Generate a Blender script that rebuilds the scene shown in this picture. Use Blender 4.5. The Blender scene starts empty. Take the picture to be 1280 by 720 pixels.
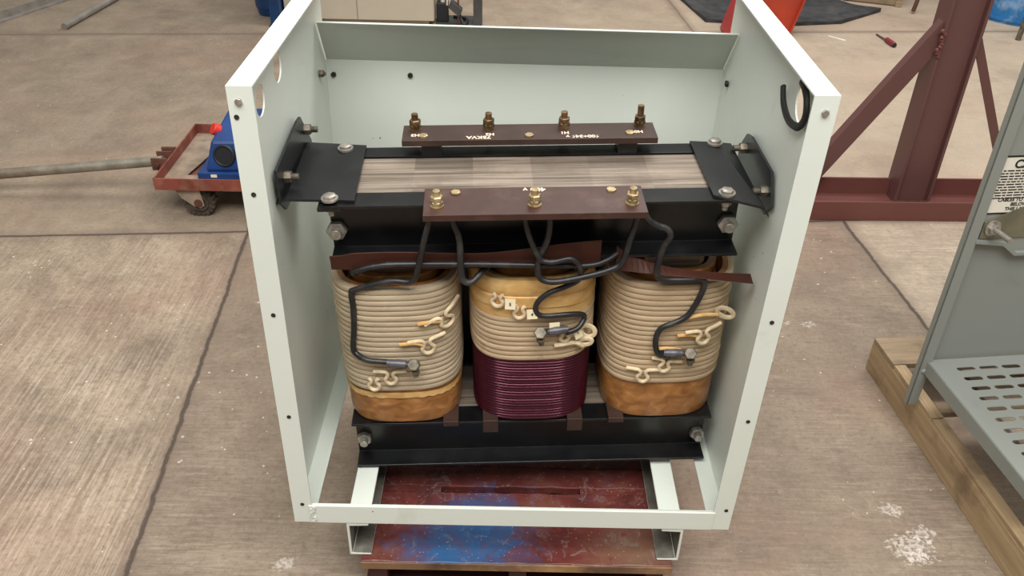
import bpy, math, random
from mathutils import Vector, Matrix, Euler
from mathutils.geometry import tessellate_polygon
random.seed(7)
S = bpy.context.scene
C = S.collection
PI = math.pi
ZO = 0.235            # height of the white enclosure's base above the shop floor

# ------------------------------------------------------------------ materials
def lin(c):
    c = c / 255.0
    return c / 12.92 if c <= 0.04045 else ((c + 0.055) / 1.055) ** 2.4
def rgb(r, g, b): return (lin(r), lin(g), lin(b), 1.0)

class NT:
    def __init__(self, name):
        self.m = bpy.data.materials.new(name); self.m.use_nodes = True
        self.t = self.m.node_tree; self.n = self.t.nodes; self.l = self.t.links
        self.b = self.n['Principled BSDF']
    def node(self, typ, ins=None, **kw):
        nd = self.n.new(typ)
        for k, v in kw.items(): setattr(nd, k, v)
        if ins:
            for k, v in ins.items(): self.put(nd.inputs[k], v)
        return nd
    def put(self, sock, v):
        if isinstance(v, bpy.types.NodeSocket): self.l.new(v, sock)
        else: sock.default_value = v
    def math(self, op, a, b=0.0, clamp=False):
        nd = self.n.new('ShaderNodeMath'); nd.operation = op; nd.use_clamp = clamp
        self.put(nd.inputs[0], a); self.put(nd.inputs[1], b)
        return nd.outputs[0]
    def mix(self, f, a, b, mode='MIX'):
        nd = self.n.new('ShaderNodeMix'); nd.data_type = 'RGBA'; nd.blend_type = mode
        self.put(nd.inputs[0], f); self.put(nd.inputs[6], a); self.put(nd.inputs[7], b)
        return nd.outputs[2]
    def coord(self, scale=(1, 1, 1), rot=(0, 0, 0), kind='Object', loc=(0, 0, 0)):
        tc = self.n.new('ShaderNodeTexCoord')
        mp = self.n.new('ShaderNodeMapping')
        self.l.new(tc.outputs[kind], mp.inputs[0])
        mp.inputs['Scale'].default_value = scale; mp.inputs['Rotation'].default_value = rot
        mp.inputs['Location'].default_value = loc
        return mp.outputs[0]
    def noise(self, vec, scale=5, detail=4, rough=0.55, dist=0.0):
        nd = self.node('ShaderNodeTexNoise', {'Vector': vec, 'Scale': scale, 'Detail': detail, 'Roughness': rough, 'Distortion': dist})
        return nd.outputs['Fac']
    def ramp(self, fac, stops, interp='LINEAR'):
        nd = self.n.new('ShaderNodeValToRGB'); self.put(nd.inputs[0], fac)
        cr = nd.color_ramp; cr.interpolation = interp
        while len(cr.elements) < len(stops): cr.elements.new(0.5)
        for e, (p, c) in zip(cr.elements, stops):
            e.position = p; e.color = c if hasattr(c, '__len__') else (c, c, c, 1)
        return nd.outputs[0]
    def bump(self, h, strength=0.3, dist=0.002):
        nd = self.node('ShaderNodeBump', {'Height': h, 'Strength': strength, 'Distance': dist})
        self.l.new(nd.outputs[0], self.b.inputs['Normal'])
    def done(self, col=None, rough=0.5, metal=0.0, spec=None):
        if col is not None: self.put(self.b.inputs['Base Color'], col)
        self.put(self.b.inputs['Roughness'], rough); self.put(self.b.inputs['Metallic'], metal)
        if spec is not None: self.b.inputs['Specular IOR Level'].default_value = spec
        return self.m

def simple(name, col, rough=0.5, metal=0.0, var=0.12, scale=8, bump=0.0, dirt=None, dirt_amt=0.5, dscale=3, spec=None, stretch=(1, 1, 1)):
    t = NT(name)
    v = t.coord(stretch)
    n = t.noise(v, scale, 5)
    dark = tuple(c * (1 - var * 2) for c in col[:3]) + (1,)
    lite = tuple(min(1, c * (1 + var)) for c in col[:3]) + (1,)
    c = t.ramp(n, [(0.3, dark), (0.7, lite)])
    if dirt:
        n2 = t.noise(v, dscale, 8, 0.65)
        f = t.ramp(n2, [(0.5, 0.0), (0.72, 1.0)])
        c = t.mix(t.math('MULTIPLY', f, dirt_amt), c, dirt)
    if bump: t.bump(n, bump, 0.002)
    return t.done(c, rough, metal, spec)

M = {}
M['paint'] = None
def mat_paint(name, base, dirt, rough=0.42, chip=None):
    t = NT(name); v = t.coord()
    n = t.noise(v, 1.6, 6, 0.6); n2 = t.noise(v, 7, 8, 0.7, 0.4)
    c = t.mix(t.ramp(n, [(0.35, 0.0), (0.8, 0.35)]), base, dirt)
    c = t.mix(t.ramp(n2, [(0.60, 0.0), (0.78, 0.5)]), c, dirt)
    if chip:
        vo = t.node('ShaderNodeTexVoronoi', {'Vector': v, 'Scale': 38.0})
        big = t.noise(v, 9, 2)
        f = t.math('MULTIPLY', t.math('LESS_THAN', vo.outputs['Distance'], 0.07), t.math('GREATER_THAN', big, 0.62))
        c = t.mix(f, c, chip)
    t.bump(t.noise(v, 260, 2), 0.05, 0.001)
    return t.done(c, rough)
M['paint'] = mat_paint('pale_green_white_enamel', rgb(224, 230, 221), rgb(190, 192, 176), 0.38, rgb(90, 82, 70))
M['greypaint'] = mat_paint('grey_enamel', rgb(138, 141, 135), rgb(112, 115, 109), 0.38)
M['black'] = simple('black_painted_steel', rgb(17, 18, 20), 0.30, 0.0, 0.3, 14, 0.05, rgb(66, 62, 58), 0.3, 5)
M['blacksteel'] = simple('dusty_black_bracket_paint', rgb(28, 29, 31), 0.36, 0.0, 0.25, 10, 0.05, rgb(84, 80, 74), 0.35, 4)
M['zinc'] = simple('zinc_plated_steel', rgb(176, 170, 160), 0.4, 0.6, 0.2, 60)
M['oldzinc'] = simple('dull_bolt_steel', rgb(120, 112, 98), 0.5, 0.6, 0.3, 60)
M['brass'] = simple('brass', rgb(190, 168, 128), 0.42, 0.6, 0.3, 70)
M['dirtybrass'] = simple('tarnished_brass', rgb(132, 106, 76), 0.45, 0.7, 0.4, 70)
M['board'] = simple('maroon_phenolic_board', rgb(66, 41, 34), 0.42, 0.0, 0.12, 18, 0.0, rgb(118, 94, 80), 0.35, 14)
M['boarddark'] = simple('dark_brown_phenolic_board', rgb(58, 41, 34), 0.45, 0.0, 0.1, 18, 0.0, rgb(98, 78, 70), 0.25, 14)
M['lettering'] = simple('ivory_engraved_paint', rgb(225, 205, 185), 0.6)
M['rubber'] = simple('black_cable_sleeve', rgb(34, 34, 36), 0.42, 0.0, 0.3, 30, 0.1, rgb(96, 92, 88), 0.4, 20)
M['lug'] = simple('grey_shrink_lug', rgb(92, 90, 96), 0.38, 0.2, 0.25, 40)
M['trim'] = simple('black_rubber_edge_trim', rgb(22, 22, 22), 0.5)
M['paper'] = simple('brown_pressboard', rgb(74, 41, 31), 0.5, 0.0, 0.14, 9, 0.0, rgb(46, 28, 24), 0.6, 5, 0.25)
M['tape'] = simple('cream_cotton_tape', rgb(222, 202, 166), 0.8, 0.0, 0.15, 60)
M['tag'] = simple('ivory_tag', rgb(236, 224, 190), 0.6, 0.0, 0.04, 20)
M['ink'] = simple('black_ink', rgb(25, 22, 20), 0.7)
M['hole'] = simple('dark_screw', rgb(52, 46, 40), 0.6, 0.3, 0.3, 80)
M['maroon'] = mat_paint('maroon_primer', rgb(102, 68, 65), rgb(86, 54, 44), 0.5)
M['maroon_beam'] = mat_paint('dark_red_primer', rgb(108, 62, 56), rgb(82, 54, 48), 0.5)
M['rust'] = simple('rusty_steel', rgb(104, 66, 52), 0.75, 0.1, 0.3, 12, 0.2, rgb(140, 92, 70), 0.5, 7)
M['rustred'] = simple('chipped_red_steel', rgb(132, 66, 54), 0.6, 0.0, 0.2, 10, 0.1, rgb(150, 112, 88), 0.7, 14)
M['dustpan'] = simple('dusty_tray_steel', rgb(150, 132, 114), 0.85, 0.0, 0.2, 14, 0.1, rgb(110, 88, 72), 0.6, 6)
M['galv'] = simple('galvanized_pipe', rgb(146, 140, 126), 0.5, 0.4, 0.2, 14, 0.05, rgb(112, 76, 58), 0.7, 5)
M['greypipe'] = simple('grey_conduit', rgb(150, 144, 136), 0.5, 0.25, 0.15, 12)
M['tyre'] = simple('dusty_black_rubber', rgb(70, 60, 50), 0.9, 0.0, 0.35, 30, 0.2, rgb(120, 100, 82), 0.5, 18)
M['blue'] = simple('blue_plastic', rgb(28, 62, 122), 0.35, 0.0, 0.15, 9)
M['darkblue'] = simple('deep_blue_plastic', rgb(16, 62, 110), 0.4, 0.0, 0.2, 9)
M['paleblue'] = simple('worn_blue_paint', rgb(40, 122, 186), 0.5, 0.0, 0.2, 9, 0, rgb(190, 200, 205), 0.8, 6)
M['redcap'] = simple('red_plastic', rgb(215, 56, 42), 0.4)
M['blackplastic'] = simple('black_plastic', rgb(30, 32, 38), 0.5)
M['orange'] = simple('orange_red_paint', rgb(178, 62, 38), 0.42, 0.0, 0.1, 6, 0, rgb(150, 60, 60), 0.4, 4)
M['mat'] = simple('black_rubber_mat', rgb(62, 62, 64), 0.85, 0.0, 0.3, 12, 0.5, rgb(96, 92, 88), 0.5, 4)
M['beige'] = simple('beige_cabinet_enamel', rgb(190, 180, 162), 0.45, 0.0, 0.04, 3)
M['darkpost'] = simple('dark_grey_steel', rgb(74, 74, 74), 0.5, 0.0, 0.15, 9)
M['white'] = simple('white_plastic', rgb(228, 222, 208), 0.5)
M['screwhandle'] = simple('red_screwdriver_handle', rgb(130, 42, 48), 0.35)
M['chalk'] = simple('chalk_white', rgb(236, 226, 212), 0.8)
M['rawsteel'] = simple('bare_dirty_steel', rgb(112, 108, 98), 0.6, 0.2, 0.3, 14, 0.1, rgb(170, 168, 156), 0.6, 8)
M['galvplate'] = simple('yellow_zinc_plate', rgb(132, 128, 106), 0.4, 0.35, 0.25, 7)
M['label'] = simple('label_paper', rgb(226, 220, 206), 0.6, 0.0, 0.03, 6)

def mat_core(name='laminated_core_steel'):
    t = NT(name); v = t.coord()
    sep = t.node('ShaderNodeSeparateXYZ', {0: v})
    n = t.noise(t.coord((2.5, 110, 110)), 1.0, 5, 0.7, 0.3)
    c = t.ramp(n, [(0.3, rgb(74, 64, 54)), (0.5, rgb(136, 122, 108)), (0.72, rgb(172, 160, 144))])
    cx = t.math('FLOOR', t.math('MULTIPLY', sep.outputs[0], 8.6))
    cy = t.math('FLOOR', t.math('MULTIPLY', sep.outputs[1], 14.0))
    cmb = t.node('ShaderNodeCombineXYZ', {0: cx, 1: cy})
    wn = t.node('ShaderNodeTexWhiteNoise', {'Vector': cmb.outputs[0]})
    k = t.ramp(wn.outputs['Value'], [(0.0, 0.60), (1.0, 1.12)])
    c = t.mix(1.0, c, k, 'MULTIPLY')
    blot = t.noise(v, 12, 6, 0.7)
    c = t.mix(t.ramp(blot, [(0.5, 0.0), (0.8, 0.6)]), c, rgb(88, 70, 60))
    t.bump(n, 0.35, 0.001)
    return t.done(c, 0.55, 0.15)
M['core'] = mat_core()

def mat_cream(name, c1, c2, c3):
    t = NT(name); v = t.coord()
    n = t.noise(t.coord((1, 1, 6)), 9, 6, 0.65)
    c = t.ramp(n, [(0.25, c1), (0.5, c2), (0.75, c3)])
    n2 = t.noise(t.coord((40, 40, 260)), 3.0, 3, 0.6)
    c = t.mix(t.math('MULTIPLY', n2, 0.35), c, rgb(196, 180, 156))
    n3 = t.noise(v, 26, 5, 0.7)
    c = t.mix(t.ramp(n3, [(0.62, 0.0), (0.75, 0.55)]), c, rgb(116, 96, 78))
    t.bump(n2, 0.4, 0.001)
    return t.done(c, 0.62)
M['cream'] = mat_cream('cream_taped_flat_wire', rgb(150, 132, 106), rgb(184, 166, 138), rgb(202, 186, 158))
M['creamwarm'] = mat_cream('warm_taped_flat_wire', rgb(158, 130, 98), rgb(188, 162, 128), rgb(204, 182, 148))

def mat_orange(name, a, b, c_):
    t = NT(name); v = t.coord((1, 1, 1.6))
    n = t.noise(v, 26, 3, 0.5, 0.6); n2 = t.noise(t.coord(), 4, 3)
    c = t.ramp(n, [(0.35, a), (0.55, b), (0.72, c_)])
    c = t.mix(t.ramp(n2, [(0.4, 0.0), (0.8, 0.5)]), c, a)
    t.bump(n, 0.15, 0.002)
    return t.done(c, 0.34)
M['varnish'] = mat_orange('amber_varnished_paper', rgb(136, 88, 44), rgb(168, 114, 62), rgb(192, 140, 88))
M['varnish2'] = mat_orange('yellow_varnished_cloth', rgb(196, 150, 88), rgb(214, 174, 112), rgb(224, 190, 134))
M['purple'] = NT('maroon_enamelled_wire').done(rgb(74, 22, 38), 0.17, 0.55)

def mat_wood(name, a, b, stain=None):
    t = NT(name)
    n = t.noise(t.coord((3, 40, 40)), 1.2, 6, 0.65, 0.6)
    c = t.ramp(n, [(0.3, a), (0.7, b)])
    if stain:
        n2 = t.noise(t.coord(), 7, 5, 0.6)
        c = t.mix(t.ramp(n2, [(0.52, 0.0), (0.7, 0.8)]), c, stain)
    t.bump(n, 0.3, 0.002)
    return t.done(c, 0.75)
M['wood'] = mat_wood('weathered_pine', rgb(128, 108, 84), rgb(168, 146, 118), rgb(104, 88, 70))
M['woody'] = None
def mat_wood_y(name, a, b, stain=None):
    t = NT(name)
    n = t.noise(t.coord((40, 3, 40)), 1.2, 6, 0.65, 0.6)
    c = t.ramp(n, [(0.3, a), (0.7, b)])
    if stain:
        n2 = t.noise(t.coord(), 6, 5, 0.6)
        c = t.mix(t.ramp(n2, [(0.55, 0.0), (0.7, 0.8)]), c, stain)
    t.bump(n, 0.3, 0.002)
    return t.done(c, 0.75)
M['woody'] = mat_wood_y('pine_stringer', rgb(146, 122, 92), rgb(184, 158, 122), rgb(114, 92, 70))

def mat_painted_wood():
    t = NT('paint_splashed_boards'); v = t.coord(kind='Object')
    sep = t.node('ShaderNodeSeparateXYZ', {0: v})
    big = t.noise(v, 8, 6, 0.7, 0.8); n2 = t.noise(t.coord(loc=(3.1, 0, 0)), 7, 6, 0.65, 0.4); n3 = t.noise(t.coord((4, 60, 60)), 1, 5, 0.6)
    c = t.ramp(n2, [(0.30, rgb(62, 30, 28)), (0.5, rgb(104, 44, 40)), (0.70, rgb(122, 78, 62))])
    # blue overspray pooled on the left-middle of the deck
    dx = t.math('MULTIPLY', t.math('SUBTRACT', sep.outputs[0], -0.11), 4.3)
    dy = t.math('MULTIPLY', t.math('SUBTRACT', sep.outputs[1], -0.30), 5.0)
    r = t.math('ADD', t.math('MULTIPLY', dx, dx), t.math('MULTIPLY', dy, dy))
    f = t.math('SUBTRACT', 1.75, t.math('ADD', r, t.math('MULTIPLY', big, 2.2)), clamp=True)
    c = t.mix(t.math('MULTIPLY', f, 1.4, clamp=True), c, rgb(40, 92, 142))
    f2 = t.ramp(big, [(0.56, 0.0), (0.72, 0.7)])
    c = t.mix(f2, c, rgb(96, 78, 96))
    # sandy bare patch at right
    dx = t.math('MULTIPLY', t.math('SUBTRACT', sep.outputs[0], 0.26), 6.5)
    dy = t.math('MULTIPLY', t.math('SUBTRACT', sep.outputs[1], -0.32), 8.0)
    r = t.math('ADD', t.math('MULTIPLY', dx, dx), t.math('MULTIPLY', dy, dy))
    f = t.math('SUBTRACT', 1.1, t.math('ADD', r, t.math('MULTIPLY', n2, 1.2)), clamp=True)
    c = t.mix(t.math('MULTIPLY', f, 1.2, clamp=True), c, rgb(140, 112, 88))
    vo = t.node('ShaderNodeTexVoronoi', {'Vector': v, 'Scale': 26.0, 'Randomness': 1.0})
    spot = t.math('LESS_THAN', vo.outputs['Distance'], t.math('MULTIPLY', t.math('SUBTRACT', big, 0.38), 0.9))
    wn = t.node('ShaderNodeTexWhiteNoise', {'Vector': vo.outputs['Position']})
    spot = t.math('MULTIPLY', spot, t.math('GREATER_THAN', wn.outputs['Value'], 0.60))
    c = t.mix(t.math('MULTIPLY', spot, .8), c, rgb(140, 30, 36))
    web = t.noise(t.coord(loc=(7, 2, 0)), 22, 8, 0.8, 1.2)
    c = t.mix(t.ramp(web, [(0.55, 0.0), (0.68, 0.5)]), c, rgb(158, 146, 140))
    c = t.mix(t.ramp(web, [(0.30, 0.6), (0.44, 0.0)]), c, rgb(58, 40, 46))
    vo2 = t.node('ShaderNodeTexVoronoi', {'Vector': v, 'Scale': 90.0})
    c = t.mix(t.math('MULTIPLY', t.math('LESS_THAN', vo2.outputs['Distance'], 0.10), 0.7), c, rgb(200, 190, 176))
    c = t.mix(t.math('MULTIPLY', n3, 0.3), c, rgb(70, 50, 44))
    t.bump(n3, 0.4, 0.002)
    return t.done(c, 0.42)
M['deck'] = mat_painted_wood()
M['wornedge'] = simple('worn_board_edge', rgb(128, 96, 70), 0.7, 0.0, 0.3, 9, 0.2, rgb(196, 156, 100), 0.7, 7)
M['deckdark'] = simple('dark_red_stained_boards', rgb(78, 36, 32), 0.6, 0.0, 0.3, 6, 0.2, rgb(50, 44, 56), 0.7, 5)

def mat_floor():
    t = NT('brushed_concrete'); v = t.coord(kind='Object')
    sep = t.node('ShaderNodeSeparateXYZ', {0: v}); x, y = sep.outputs[0], sep.outputs[1]
    th = 0.08
    u0 = t.math('ADD', t.math('MULTIPLY', x, math.cos(th)), t.math('MULTIPLY', y, math.sin(th)))
    v0 = t.math('ADD', t.math('MULTIPLY', x, -math.sin(th)), t.math('MULTIPLY', y, math.cos(th)))
    wob = t.math('MULTIPLY', t.math('SUBTRACT', t.noise(v, 6, 8, 0.8), 0.5), 0.032)
    u = t.math('ADD', u0, wob); w = t.math('ADD', v0, t.math('MULTIPLY', wob, 0.5))
    P = 2.37
    us = t.math('DIVIDE', t.math('ADD', u, 0.432), P); vs = t.math('DIVIDE', t.math('SUBTRACT', w, 1.67), P + 0.07)
    def dist(a, p):
        fr = t.math('FRACT', a)
        return t.math('MULTIPLY', t.math('MINIMUM', fr, t.math('SUBTRACT', 1.0, fr)), p)
    du, dv = dist(us, P), dist(vs, P)
    iu, iv = t.math('FLOOR', us), t.math('FLOOR', vs)
    cell = t.node('ShaderNodeCombineXYZ', {0: iu, 1: iv})
    # base tone
    big = t.noise(v, 0.9, 5, 0.6); mid = t.noise(v, 4.0, 7, 0.68, 0.3); fine = t.noise(v, 60, 8, 0.85)
    base = t.ramp(mid, [(0.25, rgb(106, 91, 77)), (0.5, rgb(146, 129, 109)), (0.75, rgb(174, 157, 134))])
    # brushed strokes: across in the middle slab, lengthwise in the left slabs
    su = t.noise(t.coord((9, 120, 1), (0, 0, -0.05)), 1.0, 6, 0.8, 0.5)
    sv = t.noise(t.coord((125, 4.5, 1), (0, 0, 0.30)), 1.0, 5, 0.75, 0.3)
    left = t.math('LESS_THAN', us, 0.0)
    far = t.math('GREATER_THAN', vs, 0.0)
    st = t.mix(left, su, sv)
    stf = t.ramp(st, [(0.45, 0.0), (0.68, 1.0)])
    amt = t.math('MULTIPLY', t.ramp(big, [(0.35, 0.1), (0.68, 0.75)]), t.math('SUBTRACT', 1.0, t.math('MULTIPLY', far, 0.8)))
    c = t.mix(t.math('MULTIPLY', stf, amt), base, rgb(208, 190, 172))
    stf2 = t.ramp(st, [(0.30, 1.0), (0.46, 0.0)])
    c = t.mix(t.math('MULTIPLY', stf2, t.math('MULTIPLY', amt, 0.6)), c, rgb(104, 88, 78))
    # fine grain
    c = t.mix(t.ramp(fine, [(0.36, 0.6), (0.50, 0.0)]), c, rgb(98, 82, 72))
    c = t.mix(t.ramp(fine, [(0.56, 0.0), (0.68, 0.45)]), c, rgb(204, 186, 168))
    chips = t.noise(t.coord(loc=(0.7, 0.2, 0)), 26, 8, 0.8, 1.0)
    c = t.mix(t.ramp(chips, [(0.60, 0.0), (0.66, 0.45)]), c, rgb(90, 76, 68))
    # slab tones (right and far-right slabs are lighter, the middle one darker)
    right = t.math('GREATER_THAN', us, 1.0)
    c = t.mix(t.math('MULTIPLY', right, 0.28), c, rgb(206, 188, 168))
    fr = t.math('MULTIPLY', far, t.math('GREATER_THAN', us, 0.0))
    c = t.mix(t.math('MULTIPLY', fr, 0.35), c, rgb(202, 184, 162))
    fl = t.math('MULTIPLY', far, left)
    c = t.mix(t.math('MULTIPLY', fl, 0.35), c, rgb(138, 124, 108))
    midslab = t.math('MULTIPLY', t.math('SUBTRACT', 1.0, left), t.math('MULTIPLY', t.math('SUBTRACT', 1.0, right), t.math('SUBTRACT', 1.0, far)))
    c = t.mix(t.math('MULTIPLY', midslab, 0.40), c, rgb(112, 98, 85))
    # reddish drip area and stains
    red = t.noise(t.coord(loc=(4.2, 1.7, 0)), 1.4, 4, 0.6)
    c = t.mix(t.ramp(red, [(0.5, 0.0), (0.75, 0.28)]), c, rgb(162, 116, 100))
    oil = t.noise(t.coord(loc=(9.2, 3.7, 0)), 2.1, 7, 0.7)
    c = t.mix(t.ramp(oil, [(0.52, 0.0), (0.75, 0.45)]), c, rgb(98, 86, 74))
    blot = t.noise(t.coord(loc=(2.2, 5.7, 0)), 11, 8, 0.75, .6)
    nf = t.math('SUBTRACT', 1.0, t.math('MULTIPLY', far, 0.75))
    c = t.mix(t.math('MULTIPLY', nf, t.ramp(blot, [(0.54, 0.0), (0.70, 0.4)])), c, rgb(104, 88, 78))
    c = t.mix(t.math('MULTIPLY', nf, t.ramp(blot, [(0.30, 0.3), (0.42, 0.0)])), c, rgb(190, 172, 152))
    # paint crumbs, clustered
    vo = t.node('ShaderNodeTexVoronoi', {'Vector': v, 'Scale': 34.0})
    clus = t.noise(t.coord(loc=(1.3, 8.1, 0)), 2.4, 3, 0.6)
    f = t.math('LESS_THAN', t.math('ADD', vo.outputs['Distance'], t.math('MULTIPLY', fine, 0.25)), t.math('SUBTRACT', t.math('MULTIPLY', clus, 0.62), 0.12))
    wn = t.node('ShaderNodeTexWhiteNoise', {'Vector': vo.outputs['Position']})
    f = t.math('MULTIPLY', f, t.math('GREATER_THAN', wn.outputs['Value'], 0.7))
    c = t.mix(t.math('MULTIPLY', f, 0.65), c, rgb(222, 210, 196))
    # the two white paint smears on the right
    for (px, py, rr) in ((1.456, 0.157, 0.085), (1.46, 0.13, .05), (1.39, 1.10, 0.02), (1.458, 1.094, 0.035), (1.448, 0.28, 0.045), (-0.075, 0.074, 0.04), (1.50, .20, .05)):
        d = t.math('ADD', t.math('POWER', t.math('SUBTRACT', x, px), 2.0), t.math('MULTIPLY', t.math('POWER', t.math('SUBTRACT', y, py), 2.0), 1.6))
        d = t.math('DIVIDE', t.math('SQRT', d), rr)
        g = t.math('GREATER_THAN', t.math('SUBTRACT', t.math('MULTIPLY', t.noise(v, 60, 6, 0.75), 2.3), d), 0.55)
        c = t.mix(t.math('MULTIPLY', t.math('MULTIPLY', g, 0.5), t.ramp(t.noise(v, 95, 4, 0.8), [(0.44, 0.0), (0.54, 1.0)])), c, rgb(222, 212, 202))
    # joints
    dj = t.math('MINIMUM', du, dv)
    j = t.math('MULTIPLY', t.ramp(dj, [(0.0, 1.0), (0.004, 1.0), (0.0085, 0.0)]), t.math('SUBTRACT', 1.0, t.math('MULTIPLY', t.math('GREATER_THAN', y, 3.0), .55)))
    jw = t.ramp(dj, [(0.0, 0.55), (0.05, 0.0)])
    c = t.mix(jw, c, rgb(120, 103, 90))
    c = t.mix(t.math('MULTIPLY', j, 0.85), c, rgb(66, 54, 46))
    h = t.math('SUBTRACT', t.math('ADD', t.math('MULTIPLY', fine, 0.5), t.math('MULTIPLY', st, 0.7)), t.math('MULTIPLY', j, 3.0))
    t.bump(h, 0.35, 0.004)
    return t.done(c, 0.72)
M['floor'] = mat_floor()

# ------------------------------------------------------------------ mesh tools
class MB:
    def __init__(self): self.v = []; self.f = []; self.s = []
    def add(self, vs, fs, smooth=False):
        o = len(self.v); self.v += [tuple(p) for p in vs]
        for f in fs: self.f.append([i + o for i in f]); self.s.append(smooth)
        return self
    def box(self, a, b, rot=None, piv=None):
        x0, y0, z0 = [min(p, q) for p, q in zip(a, b)]; x1, y1, z1 = [max(p, q) for p, q in zip(a, b)]
        vs = [Vector(p) for p in ((x0, y0, z0), (x1, y0, z0), (x1, y1, z0), (x0, y1, z0), (x0, y0, z1), (x1, y0, z1), (x1, y1, z1), (x0, y1, z1))]
        if rot is not None:
            pv = Vector(piv) if piv else (vs[0] + vs[6]) / 2
            vs = [rot @ (p - pv) + pv for p in vs]
        return self.add(vs, [(0, 3, 2, 1), (4, 5, 6, 7), (0, 1, 5, 4), (1, 2, 6, 5), (2, 3, 7, 6), (3, 0, 4, 7)])
    def hexa(self, vs):   # eight corners, bottom ring then top ring
        return self.add(vs, [(0, 3, 2, 1), (4, 5, 6, 7), (0, 1, 5, 4), (1, 2, 6, 5), (2, 3, 7, 6), (3, 0, 4, 7)])
    def cyl(self, c, ax, r, h, n=20, r2=None, smooth=True, cap=True):
        c = Vector(c); ax = Vector(ax).normalized(); r2 = r if r2 is None else r2
        u = ax.orthogonal().normalized(); w = ax.cross(u)
        vs = []
        for k, (rr, hh) in enumerate(((r, 0), (r2, h))):
            for i in range(n):
                a = 2 * PI * i / n
                vs.append(c + ax * hh + (u * math.cos(a) + w * math.sin(a)) * rr)
        self.add(vs, [(i, (i + 1) % n, n + (i + 1) % n, n + i) for i in range(n)], smooth)
        if cap: self.add(vs, [tuple(range(n - 1, -1, -1)), tuple(range(n, 2 * n))])
        return self
    def ring(self, c, ax, ro, ri, h, n=24):
        c = Vector(c); ax = Vector(ax).normalized(); u = ax.orthogonal().normalized(); w = ax.cross(u)
        vs = []
        for rr, hh in ((ro, 0), (ro, h), (ri, h), (ri, 0)):
            for i in range(n):
                a = 2 * PI * i / n; vs.append(c + ax * hh + (u * math.cos(a) + w * math.sin(a)) * rr)
        fs = []
        for k in range(4):
            for i in range(n):
                j = (i + 1) % n; k2 = (k + 1) % 4
                fs.append((k * n + i, k * n + j, k2 * n + j, k2 * n + i))
        return self.add(vs, fs)
    def prism(self, poly, d, ax=None):   # polygon of 3-D points extruded by vector d
        poly = [Vector(p) for p in poly]; d = Vector(d); n = len(poly)
        vs = poly + [p + d for p in poly]
        self.add(vs, [tuple(range(n - 1, -1, -1)), tuple(range(n, 2 * n))] + [(i, (i + 1) % n, n + (i + 1) % n, n + i) for i in range(n)])
        return self
    def holed(self, outer, holes, d):    # planar polygon with holes, extruded by d
        loops = [[Vector(p) for p in outer]] + [[Vector(p) for p in h] for h in holes]
        tris = tessellate_polygon(loops)
        flat = [p for l in loops for p in l]; n = len(flat); d = Vector(d)
        vs = flat + [p + d for p in flat]
        fs = [tuple(t) for t in tris] + [tuple(i + n for i in reversed(t)) for t in tris]
        o = 0
        for l in loops:
            m = len(l)
            fs += [(o + i, o + (i + 1) % m, n + o + (i + 1) % m, n + o + i) for i in range(m)]
            o += m
        return self.add(vs, fs)
    def tube(self, pts, r, n=10, sub=6, flat=1.0, closed=False, nrm=None):
        P = [Vector(p) for p in pts]
        Q = []
        m = len(P)
        if sub > 1:
            for i in range(m if closed else m - 1):
                if closed: p0, p1, p2, p3 = P[(i - 1) % m], P[i], P[(i + 1) % m], P[(i + 2) % m]
                else: p0, p1, p2, p3 = P[max(i - 1, 0)], P[i], P[i + 1], P[min(i + 2, m - 1)]
                for k in range(sub):
                    t = k / sub
                    a = 2 * p1; b = (p2 - p0); c = 2 * p0 - 5 * p1 + 4 * p2 - p3; e = -p0 + 3 * p1 - 3 * p2 + p3
                    Q.append(0.5 * (a + b * t + c * t * t + e * t ** 3))
            if not closed: Q.append(P[-1])
        else: Q = P
        N = len(Q); vs = []
        T = [(Q[(i + 1) % N] - Q[i - 1]) if closed else (Q[min(i + 1, N - 1)] - Q[max(i - 1, 0)]) for i in range(N)]
        u = (Vector(nrm) if nrm else T[0].orthogonal()).normalized()
        for i in range(N):
            tt = T[i].normalized(); u = (u - tt * u.dot(tt)).normalized(); w = tt.cross(u)
            rr = r[min(int(i * len(r) / N), len(r) - 1)] if isinstance(r, (list, tuple)) else r
            for k in range(n):
                a = 2 * PI * k / n
                vs.append(Q[i] + u * math.cos(a) * rr * flat + w * math.sin(a) * rr)
        fs = []
        for i in range(N if closed else N - 1):
            for k in range(n):
                k2 = (k + 1) % n; j = (i + 1) % N
                fs.append((i * n + k, i * n + k2, j * n + k2, j * n + k))
        self.add(vs, fs, True)
        if not closed: self.add(vs, [tuple(range(n - 1, -1, -1)), tuple(range((N - 1) * n, N * n))])
        return self
    def nut(self, c, ax, r, h, stud=0.0, stud_r=None, washer=0.0, turn=0.0):
        c = Vector(c); ax = Vector(ax).normalized()
        if washer: self.cyl(c, ax, washer, 0.003, 24); c = c + ax * 0.003
        u = ax.orthogonal().normalized(); u = Matrix.Rotation(turn, 3, ax) @ u; w = ax.cross(u)
        vs = []
        for rr, hh in ((r, 0), (r, h * 0.86), (r * 0.86, h)):
            for i in range(6):
                a = PI / 3 * i; vs.append(c + ax * hh + (u * math.cos(a) + w * math.sin(a)) * rr)
        fs = [(5, 4, 3, 2, 1, 0), (12, 13, 14, 15, 16, 17)]
        for k in (0, 6):
            for i in range(6):
                j = (i + 1) % 6; fs.append((k + i, k + j, k + 6 + j, k + 6 + i))
        self.add(vs, fs)
        if stud: self.cyl(c + ax * h, ax, stud_r or r * 0.5, stud, 16)
        return self
    def warp(self, fn): self.v = [tuple(fn(*p)) for p in self.v]; return self
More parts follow.
